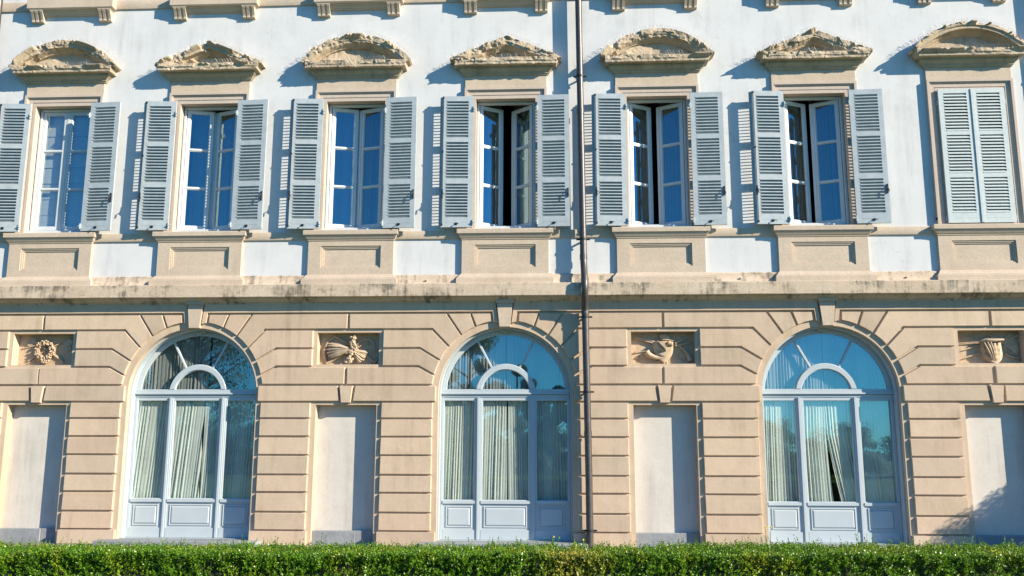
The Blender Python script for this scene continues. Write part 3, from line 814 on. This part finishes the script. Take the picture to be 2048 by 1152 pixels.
def rel_hunt():
    bag = MB(); nu, nv = 40, 18; V = []; Fc = []
    for j in range(nv + 1):
        t = j / nv; z = .13 - .35 * t
        hw = .19 * math.sqrt(max(.02, 1 - max(0, (t - .25) / .75) ** 2.4))
        for i in range(nu + 1):
            s = i / nu * 2 - 1
            rr = math.sqrt((s * .19) ** 2 + (t * .33) ** 2); fold = .017 * math.sin(rr * 68 + 1.5 * s) * min(1, rr * 9)
            V.append((.02 + s * hw, Y0 + .005 - (.115 * math.sqrt(max(0, 1 - s * s)) + fold * (1 - s * s)) * (1 - .35 * t) , z - .06 * (1 - s * s) * t))
    for j in range(nv):
        for i in range(nu): a = j * (nu + 1) + i; Fc.append((a, a + 1, a + nu + 2, a + nu + 1))
    bag.add(V, Fc)
    bag.prism(ccw([(-.10, .125), (.01, .13), (.075, .02), (.06, -.06), (.02, -.01)]), Y0 - .15, Y0 - .08, .012).prism(ccw([(.07, .125), (.17, .10), (.19, .04), (.10, .06)]), Y0 - .145, Y0 - .07, .012)
    h = MB(); pts = [(-.29, -.06), (-.24, -.12), (-.14, -.165), (-.02, -.175), (.08, -.15)]
    h.tube([(a, Y0 - .05, b) for a, b in pts], [.055, .052, .044, .03, .014], 12, cap=False)
    h.tube([(-.292, Y0 - .05, -.057), (-.276, Y0 - .05, -.078)], [.058, .058], 12, cap=False)
    h.tube([(-.24, Y0 - .05, -.12), (-.235, Y0 - .05, -.125)], [.02, .02], 8)
    g = MB()
    g.tube([(-.50, Y0 - .035, .215), (-.10, Y0 - .045, .11)], [.014, .022], 8); g6 = MB(); g6.tube([(-.50, Y0 - .035, .19), (-.10, Y0 - .045, .08)], [.012, .016], 8)
    g5 = MB()
    g5.tube([(.30, Y0 - .02, .05), (.40, Y0 - .03, -.03), (.46, Y0 - .03, -.12), (.50, Y0 - .03, -.22)], [.018, .03, .036, .046], 8)
    g2 = MB(); g3 = MB(); g4 = MB()
    g7 = MB(); g7.tube([(.24, Y0 - .03, .09), (.38, Y0 - .03, .17), (.50, Y0 - .02, .25)], [.024, .02, .006], 8)
    g8 = MB(); g8.tube([(.24, Y0 - .03, .05), (.40, Y0 - .025, .08), (.54, Y0 - .02, .11)], [.026, .022, .006], 8)
    g3.tube([(-.49, Y0 - .015, -.075), (-.20, Y0 - .03, -.03)], .009, 6); g3.prism(ccw([(-.51, -.085), (-.46, -.085), (-.47, -.045)]), Y0 - .03, Y0 + .01, .004)
    g2.tube([(-.46, Y0 - .015, -.16), (-.36, Y0 - .02, -.14)], .009, 6); g2.prism(ccw([(-.48, -.18), (-.43, -.17), (-.45, -.135)]), Y0 - .03, Y0 + .01, .004)
    ring = [(.36 + .085 * math.cos(a), Y0 - .005, -.13 + .07 * math.sin(a)) for a in np.linspace(0, 6.283, 22)]
    g4.tube(ring, .008, 5, cap=False); g4.tube([(.07, Y0 - .04, -.18), (.072, Y0 - .04, -.285)], [.022, .024], 8); g4.blob((-.05, Y0 - .02, -.235), (.06, .04, .02), 8, 6, .3)
    hat = MB().blob((.05, Y0 - .03, .205), (.105, .05, .065), 14, 8, .06, 3, .25).blob((.085, Y0 - .045, .15), (.13, .055, .02), 14, 6, .05, 3, .12)
    return [('carved_bag', bag), ('carved_horn', h), ('carved_gun', g), ('carved_gun', g6), ('carved_blade', g7), ('carved_blade', g8), ('carved_gun', g5), ('carved_dart', g2), ('carved_arrow', g3), ('carved_net', g4), ('carved_hat', hat)]
def rel_creel():
    bag = MB(); nu, nv = 44, 18; V = []; Fc = []
    for j in range(nv + 1):
        t = j / nv; z = .10 - .36 * t; hw = .19 * math.sqrt(max(.03, 1 - max(0, (t - .4) / .6) ** 2.6 * .75))
        for i in range(nu + 1):
            s = i / nu * 2 - 1
            rr = math.sqrt((s * .2) ** 2 + (t * .36) ** 2); fold = .013 * math.sin(rr * 75) * min(1, rr * 8) + .010 * math.sin(s * 13) * (1 - t)
            V.append((.06 + s * hw + .03 * t, Y0 + .005 - (.12 * math.sqrt(max(0, 1 - s * s)) + fold * (1 - s * s)), z - .03 * (1 - s * s)))
    for j in range(nv):
        for i in range(nu): a = j * (nu + 1) + i; Fc.append((a, a + 1, a + nu + 2, a + nu + 1))
    bag.add(V, Fc)
    bag.tube([(-.16, Y0 - .07, .10), (-.06, Y0 - .12, .125), (.10, Y0 - .125, .12), (.27, Y0 - .09, .135)], [.015, .03, .03, .02], 8)
    for s in (-.75, -.45, -.2): bag.tube([(.06 + s * .2, Y0 - .10 - .03 * (1 + s), .10), (.08 + s * .16, Y0 - .13 - .02 * (1 + s), -.05), (.10 + s * .10, Y0 - .12, -.19)], [.016, .02, .008], 7)
    t = MB()
    for i in range(7): t.tube([(-.555, Y0 - .012, .205 - i * .025), (-.32, Y0 - .018, .19 - i * .02), (-.08, Y0 - .03, .115 - i * .007)], [.008, .01, .008], 6)
    t.tube([(-.52, Y0 - .02, -.07), (-.12, Y0 - .03, .045)], .014, 8); t.prism(ccw([(-.555, -.10), (-.49, -.09), (-.50, -.05), (-.53, -.035)]), Y0 - .035, Y0 + .01, .006)
    t.tube([(-.53, Y0 - .02, -.215), (-.15, Y0 - .03, -.105)], .016, 8); t.blob((-.53, Y0 - .03, -.215), (.022, .025, .022), 8, 6)
    t.blob((.10, Y0 - .02, .165), (.14, .035, .03), 14, 6, .05, 3, .03); t.blob((.10, Y0 - .015, .21), (.10, .03, .022), 14, 6, .05, 3, .35)
    t.prism(ccw([(.22, .10), (.42, .27), (.46, .27), (.57, -.06), (.50, -.13)]), Y0 - .02, Y0 + .01, .006)
    t.tube([(.25, Y0 - .03, .10), (.57, Y0 - .03, .22)], .018, 8); t.tube([(.28, Y0 - .03, .0), (.46, Y0 - .03, .06)], .012, 8)
    t.tube([(.30, Y0 - .02, -.10), (.38, Y0 - .02, -.16), (.50, Y0 - .02, -.19), (.57, Y0 - .02, -.18)], [.012, .02, .02, .014], 8)
    for i in range(7): t.tube([(.32 + .03 * i, Y0 - .02, -.04 - .01 * i), (.36 + .03 * i, Y0 - .015, -.16)], .007, 5)
    return [('carved_creel', bag), ('carved_tools', t)]
relief(0, rel_wreath); relief(2, rel_sheaf); relief(4, rel_hunt); relief(6, rel_creel)

# shutter stay and small fittings on the wall
mb = MB().blob((WX[6] - .78 - .0, -.05, 5.80), (.028, .03, .024), 8, 6).tube([(WX[6] - .78, 0.0, 5.80), (WX[6] - .78, -.06, 5.80)], .012, 6)
part('shutter_stay', mb, IRON)
for xx in (1.43 - .0 + WX[2], 1.43 + WX[4] - .02, 1.43 + WX[5]):
    part('wall_fitting', MB().blob((xx, -.085, 4.725), (.022, .02, .016), 8, 6).tube([(xx, -.03, 4.73), (xx, -.09, 4.725)], .01, 6), STEEL)

# ------------------------------------------------------------------ drainpipes
def drainpipe(x, label):
    r = empty('drainpipe', (x, -.17, 0), label, 'drainpipe', 'drainpipes down the facade')
    P = [(0.055, 0, -.02), (.05, 0, 1.2), (.035, 0, 2.6), (.02, 0, 4.0), (.018, 0, 4.13), (.015, -.10, 4.30), (.013, -.20, 4.42), (.012, -.205, 4.62), (.008, -.12, 4.78), (.004, -.01, 4.98), (0, 0, 5.1), (-.02, 0, 7.5), (-.045, 0, 10.4), (-.06, 0, 12.9)]
    obj('pipe', MB().tube(P, .062, 16).mesh('pipe', PIPE, smooth=40), r)
    for z, x_, y_ in ((1.95, .043, 0), (4.12, .018, 0), (4.66, .0115, -.19), (5.12, 0, 0), (7.9, -.024, 0)):
        obj('joint_collar', MB().tube([(x_, y_, z - .05), (x_, y_, z + .05)], .069, 16).mesh('joint_collar', PIPE, smooth=40), r)
    for z, x_ in ((.30, .054), (2.68, .034), (4.02, .02), (5.45, -.003), (8.6, -.029)):
        mb = MB().tube([(x_, 0, z - .018), (x_, 0, z + .018)], .072, 16).box(x_ - .125, x_ + .125, .012, .026, z - .014, z + .014)
        for s in (-1, 1): mb.tube([(x_ + s * .11, .03, z), (x_ + s * .11, -.012, z)], .013, 6)
        mb.box(x_ - .02, x_ + .02, .05, .16, z - .012, z + .012)
        obj('pipe_bracket', mb.mesh('pipe_bracket', IRON), r)
    return r
drainpipe(.985, 'tall brown metal drainpipe between the fourth and fifth shuttered windows')
drainpipe(-10.47, 'brown metal drainpipe at the upper left edge beside the leftmost shutter')
drainpipe(9.66, 'brown metal drainpipe beyond the closed shutters whose shadow falls on the white wall')

# ------------------------------------------------------------------ bird spikes
def spike_strip(k, pts, label, length, out=0.35, group='bird spikes on the pediments'):
    """pts: list of (point, normal) along the ledge."""
    o = empty('spike_strip', tuple(pts[0][0]), label, 'bird spikes', group)
    base = Vector(pts[0][0]); mb = MB(); q = random.Random(k * 31 + int(length * 1000))
    for i, (p, n) in enumerate(pts):
        p = Vector(p) - base; n = Vector(n)
        for s in (-1, 0, 1):
            t = Vector((n.z, 0, -n.x))
            d = (n + t * (s * .42 + q.uniform(-.12, .12)) + Vector((0, -out + q.uniform(-.35, .35) + s * .1, 0))).normalized()
            e = p + d * length * q.uniform(.85, 1.1)
            mb.tube([p, e], .0014, 3)
    obj('spike_wires', mb.mesh('spike_wires', STEEL, recalc=False), o)
    st = MB(); st.tube([Vector(p) - base for p, n in pts], .006, 4)
    obj('base_strip', st.mesh('base_strip', STEEL), o)
desc = ['leftmost rounded pediment', 'triangular pediment second from the left', 'rounded pediment third from the left', 'triangular pediment left of the drainpipe',
        'rounded pediment just right of the drainpipe', 'triangular pediment beside the closed shutters', 'crisp rounded pediment over the closed shutters']
for k, (kind, wear) in enumerate(PED):
    x = WX[k]; pts = []
    if kind == 'seg':
        h = 9.50 - 8.965; Rr = (1.065 ** 2 + h * h) / (2 * h); cz = 9.50 - Rr; a0 = math.degrees(math.asin(1.02 / Rr))
        for a in np.linspace(-a0, a0, 46): pts.append(((x + Rr * math.sin(R(a)), -.16, cz + Rr * math.cos(R(a)) - .01), (math.sin(R(a)), 0, math.cos(R(a)))))
    else:
        nn = Vector((.45, 0, 1.055)).normalized()
        for t in np.linspace(-1, 1, 46): pts.append(((x + 1.04 * t, -.16, 9.42 - .447 * abs(t) - .01), (nn.x * (1 if t > 0 else -1), 0, nn.z)))
    spike_strip(k, pts, 'thin wire bird spikes along the top of the ' + desc[k], .125)
    w = (.45, .30, .42, .28, .45, .33, .66)[k]; c = (.05, .16, .16, .12, .10, .16, .10)[k]
    pts = [((x + c + t * w, -.20, 8.985), (0, 0, 1)) for t in np.linspace(-1, 1, int(w * 42))]
    spike_strip(k + 50, pts, 'thin wire bird spikes on the ledge inside the ' + desc[k], .10, .1, 'bird spikes on the ledges')

# ------------------------------------------------------------------ curtains and blinds
def curtain(name, xc, xl, xr, z0, z1, y, mat, label, cat='curtain', folds=16, amp=.035, shear=0.0, seed=0, group=None):
    """xl, xr: edge positions as functions of t (0 top .. 1 bottom), relative to xc."""
    q = random.Random(seed); nu, nv = 230, 26
    ph = [q.uniform(0, 6.28) for _ in range(4)]; V = []
    for j in range(nv + 1):
        t = j / nv; a, b = xl(t), xr(t)
        for i in range(nu + 1):
            s = i / nu; u = s + shear * t * .06 + .02 * math.sin(3 * s + ph[3])
            w = math.sin(6.283 * folds * u + ph[0] + 1.3 * math.sin(6.283 * 2.3 * u + ph[1])) + .45 * math.sin(6.283 * folds * .47 * u + ph[2] + t * 1.2)
            env = .55 + .45 * math.sin(6.283 * 3.1 * u + ph[1] + t * .8)
            V.append((a + (b - a) * s + .25 * amp * math.cos(6.283 * folds * u + ph[0]), amp * w * env * (.5 + .6 * t), z1 + (z0 - z1) * t - z0))
    idx = np.arange((nu + 1) * (nv + 1)).reshape(nv + 1, nu + 1)
    fs = np.stack([idx[:-1, :-1].ravel(), idx[1:, :-1].ravel(), idx[1:, 1:].ravel(), idx[:-1, 1:].ravel()], 1)
    o = obj(name, np_mesh(name, np.array(V), fs, mat, True), None, (xc, y, z0))
    return tag(o, label, cat, group)
K = lambda v: (lambda t: v)
names = {1: 'leftmost arched window', 3: 'arched window left of the drainpipe', 5: 'rightmost arched window'}
GC = 'drapes behind the arched windows'
for k in ARCH:
    x = WX[k]; nm = names[k]
    if k == 5:
        gl, gr = (lambda t: -.02 + .16 * max(0, t - .30)), (lambda t: -.02 + .46 * max(0, t - .25) ** 1.15)
    else:
        gl, gr = K(.02 if k == 3 else .10), K(.04 if k == 3 else .12)
    zt = 2.60
    curtain('curtain', x, K(-1.17), gl, .10, zt, .385, CLOTH, 'left pale pleated drape behind the lower panes of the ' + nm, folds=23, amp=.024, shear=2.2 if k == 1 else .8, seed=k, group=GC)
    curtain('curtain', x, gr, K(1.17), .10, zt, .385, CLOTH, 'right pale pleated drape behind the lower panes of the ' + nm, folds=22, amp=.024, shear=1.5 if k == 1 else -.8, seed=k + 10, group=GC)
    curtain('curtain', x, K(-1.17), K(.14 if k == 1 else -.01), 2.63, 3.87, .40, CLOTH_GREY, 'left pleated drape behind the fanlight of the ' + nm, folds=21, amp=.022, seed=k + 20, group=GC)
    curtain('curtain', x, K(.19 if k == 1 else .01), K(1.17), 2.63, 3.87, .40, CLOTH_GREY, 'right pleated drape behind the fanlight of the ' + nm, folds=19, amp=.022, seed=k + 30, group=GC)
# upper floor
mb = MB().run(-.54, .54, [(0, 0), (-.004, .31), (.004, .32), (0, .63), (-.004, .64), (.003, .95), (-.003, .96), (.003, 1.27), (-.003, 1.28), (.003, 1.59), (-.003, 1.60), (.003, 1.91), (-.003, 1.92), (.003, 2.36), (.006, 2.36), (.006, 0)])
for z in (.315, .635, .955, 1.275, 1.595, 1.915): mb.tube([(-.54, -.008, z), (.54, -.008, z)], .006, 5)
o = obj('roman_blind', mb.mesh('roman_blind', SHEER), None, (WX[0], .27, 5.81)); tag(o, 'white sheer roman blind behind the closed leftmost upper window', 'blind')
GU = 'curtains behind the open casements'
un = {1: 'second upper window from the left', 2: 'third upper window from the left', 3: 'open upper window left of the drainpipe', 4: 'open upper window right of the drainpipe', 5: 'open upper window beside the closed shutters'}
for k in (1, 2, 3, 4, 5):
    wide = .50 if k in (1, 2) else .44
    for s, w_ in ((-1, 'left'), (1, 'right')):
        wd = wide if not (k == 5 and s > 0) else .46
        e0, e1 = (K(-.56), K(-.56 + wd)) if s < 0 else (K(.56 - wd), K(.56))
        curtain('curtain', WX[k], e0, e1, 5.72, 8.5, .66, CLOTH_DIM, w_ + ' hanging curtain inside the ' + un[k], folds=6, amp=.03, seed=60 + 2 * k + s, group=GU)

# ------------------------------------------------------------------ hedge
def leaf_cloud(P, Nrm, size, asp, seed, spread=0.9):
    """diamond leaves at points P facing roughly Nrm."""
    g = np.random.default_rng(seed); n = len(P)
    d = Nrm + g.normal(0, spread, (n, 3)); d /= np.linalg.norm(d, axis=1)[:, None]
    a = g.normal(0, 1, (n, 3)); t = np.cross(d, a); t /= np.linalg.norm(t, axis=1)[:, None]; b = np.cross(d, t)
    L = (size * g.uniform(.65, 1.25, n))[:, None]; Wd = L * asp
    v = np.stack([P - t * L * .5, P + b * Wd * .5 + d * L * .08 - t * L * .05, P + t * L * .5, P - b * Wd * .5 + d * L * .08 - t * L * .05], 1).reshape(-1, 3)
    return v, np.arange(4 * n).reshape(n, 4)
HX0, HX1, HY0, HY1, HZ = -7.2, 8.2, -9.18, -8.40, .905
g = np.random.default_rng(11)
def hnoise(x, y, s, o): return np.array([mnoise.noise((a * s, b * s, o)) for a, b in zip(x, y)])
def htop(x, y): return HZ + .018 * x * .35 + .020 * hnoise(x, y, 1.1, 0.) + .020 * hnoise(x, y, 4.5, 3.) + .034 * hnoise(x, y, 10., 6.)
hedge = empty('hedge', (0.5, (HY0 + HY1) / 2, 0), 'long low clipped box hedge running in front of the whole facade', 'hedge')
def to_hedge(v): return v - np.array([.5, (HY0 + HY1) / 2, 0])
def shoots(base, axis, nleaf, length, seed):
    """small leaves in splayed pairs up short shoots: base (n,3), axis (n,3) unit."""
    q = np.random.default_rng(seed); n = len(base)
    t = (np.arange(nleaf) + .5) / nleaf
    L = length * q.uniform(.7, 1.35, n)
    P = base[:, None, :] + axis[:, None, :] * (t[None, :, None] * L[:, None, None])
    a = q.normal(0, 1, (n, 3)); u = np.cross(axis, a); u /= np.linalg.norm(u, axis=1)[:, None]; w = np.cross(axis, u)
    ang = np.arange(nleaf)[None, :] * 1.571 * 1.31 + q.uniform(0, 6.28, n)[:, None] + q.normal(0, .3, (n, nleaf))
    rad = u[:, None, :] * np.cos(ang)[..., None] + w[:, None, :] * np.sin(ang)[..., None]
    up_ = (.35 + .9 * t)[None, :, None]
    d = rad + axis[:, None, :] * up_ + q.normal(0, .22, P.shape); d /= np.linalg.norm(d, axis=2)[..., None]
    side = np.cross(d, axis[:, None, :]); side /= (np.linalg.norm(side, axis=2)[..., None] + 1e-6); nm = np.cross(side, d)
    sz = (.0188 * q.uniform(.65, 1.25, (n, nleaf)) * (1 - .25 * t)[None, :])[..., None]
    v = np.stack([P, P + d * sz * .5 + side * sz * .30 + nm * sz * .10, P + d * sz, P + d * sz * .5 - side * sz * .30 + nm * sz * .10], 2).reshape(-1, 3)
    return v
def unit(v): return v / np.linalg.norm(v, axis=1)[:, None]
nt_, nf_ = 36000, 46000
x = g.uniform(HX0, HX1, nt_); y = g.uniform(HY0, HY1, nt_); z = htop(x, y) - .035 - np.abs(g.normal(0, .028, nt_)) + (g.random(nt_) < .03) * g.uniform(0, .035, nt_)
V1 = shoots(np.stack([x, y, z], 1), unit(np.array([0, -.15, 1.]) + g.normal(0, .38, (nt_, 3))), 8, .042, 21)
x = g.uniform(HX0, HX1, nf_); hh = htop(x, np.full(nf_, HY0)) - .02; zz = hh * (1 - g.random(nf_) ** 1.8)
y = HY0 + .035 + .025 * hnoise(x, zz, 3.5, 8.) + .065 * hnoise(x, zz, 9, 2.) + np.abs(g.normal(0, .035, nf_)) - (g.random(nf_) < .05) * g.uniform(0, .025, nf_)
V2 = shoots(np.stack([x, y, zz], 1), unit(np.array([.1, -.75, .75]) + g.normal(0, .42, (nf_, 3))), 8, .040, 22)
nb = 1500; x = g.uniform(HX0, HX1, nb); zz = g.uniform(.1, .88, nb)
V3 = shoots(np.stack([x, np.full(nb, HY1) + g.normal(0, .02, nb), zz], 1), unit(np.array([0, .8, .6]) + g.normal(0, .4, (nb, 3))), 8, .05, 23)
ns = 800; x = g.uniform(HX0, HX1, ns); y = g.uniform(HY0 + .04, HY1, ns); x[:24] = g.uniform(.95, 1.5, 24); y[:24] = g.uniform(HY0 + .1, HY0 + .5, 24)
V4 = shoots(np.stack([x, y, htop(x, y) - .03], 1), unit(np.array([0, 0, 1.]) + g.normal(0, .22, (ns, 3))), 12, .075, 24)
v = np.concatenate([V1, V2, V3, V4]); f = np.arange(len(v)).reshape(-1, 4)
obj('foliage', np_mesh('foliage', to_hedge(v), f, HEDGE_LEAF), hedge)
mb = MB().box(HX0 - .5, HX1 - .5, -.32, .32, .02, .81); tw = MB()
for i in range(900):
    a = rng.uniform(HX0, HX1) - .5; b = rng.uniform(-.40, .36); h = rng.uniform(.7, .87)
    tw.tube([(a + rng.uniform(-.1, .1), b * .6, .1), (a, b, h)], [.006, .002], 4)
obj('branches', tw.add(mb.v, mb.f).mesh('branches', TWIG, recalc=False), hedge)

# ------------------------------------------------------------------ weeds by the wall
def weed(x, y, heads, label):
    r = empty('flowering_weed', (x, y, 0), label, 'weed', 'yellow flowering weeds at the foot of the wall')
    st, fl, lv = MB(), MB(), MB(); q = random.Random(int(x * 100))
    for dx, h in heads:
        st.tube([(dx * .3, 0, 0), (dx * .8, .01, h * .6), (dx, 0, h)], [.006, .005, .004], 6)
        c = Vector((dx, -.01, h))
        for ring, rr, n in ((0, .020, 12), (1, .014, 9), (2, .008, 6)):
            for i in range(n):
                a = 6.283 * i / n + ring * .3; d = Vector((math.cos(a), -.25, math.sin(a))); p = c + Vector((0, -.006 * ring, 0)); t = Vector((-math.sin(a), 0, math.cos(a))) * .005
                fl.add([p - t * .4, p + d * rr * .6 - t, p + d * rr, p + d * rr * .6 + t, p + t * .4], [(0, 1, 2, 3, 4)])
        fl.blob(c + Vector((0, -.008, 0)), (.009, .009, .009), 8, 6)
    for i in range(9):
        a = q.uniform(0, 6.28); L = q.uniform(.07, .14); d = Vector((math.cos(a), math.sin(a) * .5, q.uniform(.3, 1))).normalized(); s = Vector((-d.y, d.x, 0)) * .014 if abs(d.z) < .95 else Vector((.014, 0, 0))
        lv.add([(0, 0, 0), d * L * .5 + s, d * L - Vector((0, 0, .02)), d * L * .5 - s], [(0, 1, 2, 3)])
    obj('stem', st.mesh('stem', STEMG), r); obj('flower_head', fl.mesh('flower_head', PETAL, recalc=False), r); obj('leaves', lv.mesh('leaves', STEMG, recalc=False), r)
weed(4.02, -.42, [(-.05, .40), (.045, .40)], 'two small yellow flowers on thin stems beside the rightmost arched window')
weed(.42, -.46, [(.0, .22)], 'single small yellow flower on the doorstep left of the drainpipe')
weed(.93, -.40, [(-.01, .17)], 'single small yellow flower right at the foot of the drainpipe')

# ------------------------------------------------------------------ garden across the lawn (seen in the panes) and the shrub that shades the right corner
def tree(name, x, y, h, r, trunk_h, label, cat, n=9000, leaf=.16, seed=0, group=None, squash=1.0, low=.12, clumps=26):
    q = np.random.default_rng(seed); o = empty(name, (x, y, 0), label, cat, group)
    mb = MB(); pts = [(0, 0, -.05), (.05 * r, 0, h * .3), (-.03 * r, .04 * r, h * .6), (0, 0, h * .9)]
    mb.tube(pts, [h * .028, h * .022, h * .014, h * .004], 8)
    cl = []
    for i in range(max(10, int(clumps * r / 3))):
        t = q.uniform(0, 1); z = trunk_h + (h - trunk_h) * t; rr = r * squash * (math.sin(math.pi * (low + (.94 - low) * t)) ** .7) * q.uniform(.35, 1.0)
        a = q.uniform(0, 6.28); c = (rr * math.cos(a), rr * math.sin(a), z); cl.append((c, r * q.uniform(.22, .42)))
        zb = max(.1, z - rr * .7); mb.tube([(0, 0, min(zb, h * .85)), (c[0] * .5, c[1] * .5, (zb + z) / 2 + .1), c], [h * .009, h * .006, h * .002], 5)
    per = n // len(cl); P = []; Nn = []
    for c, cr in cl:
        d = q.normal(0, 1, (per, 3)); d /= np.linalg.norm(d, axis=1)[:, None]; rad = cr * q.random(per) ** .45
        P.append(np.array(c) + d * rad[:, None] * np.array([1, 1, .75])); Nn.append(d + np.array([0, 0, .5]))
    v, f = leaf_cloud(np.concatenate(P), np.concatenate(Nn), leaf, .6, seed + 1, .6)
    obj('trunk', mb.mesh('trunk', WOOD, smooth=60), o); obj('crown', np_mesh('crown', v, f, TREE_LEAF), o)
    return o
GT = 'garden trees across the lawn reflected in the panes'
for i, (x_, y_, h_, r_, th) in enumerate(((-23.5, -42, 13, 4.2, 1.2), (-5.2, -42, 9.8, 2.9, .8), (-29, -48, 11, 4, 1.2), (-34.5, -44, 9.5, 3.6, 1), (.4, -40, 5.3, 1.5, .4), (-11.5, -46, 7.2, 2.6, .4), (-17, -46, 8.0, 2.8, .4), (-2.2, -44, 6.8, 2.0, .4))):
    tree('garden_tree', x_, y_, h_, r_, th, 'green garden tree across the lawn mirrored in the arched panes', 'tree', 34000, .15, 100 + i, GT, low=.26, clumps=44)
for i in range(34):
    x_ = -42 + i * 2.5 + rng.uniform(-.5, .5)
    tree('garden_bush', x_, -40 - rng.uniform(0, 5), 2.75 + rng.uniform(-.5, .7), 2.0, .05, 'dark green bush in the far row mirrored low in the panes', 'bush', 9000, .12, 200 + i, 'bushes across the lawn reflected in the panes', low=.34, clumps=50)
tree('shrub', 11.55, -1.55, 2.42, 1.35, .2, 'leafy shrub past the right edge throwing its shadow on the last niche', 'shrub', 42000, .048, 300)
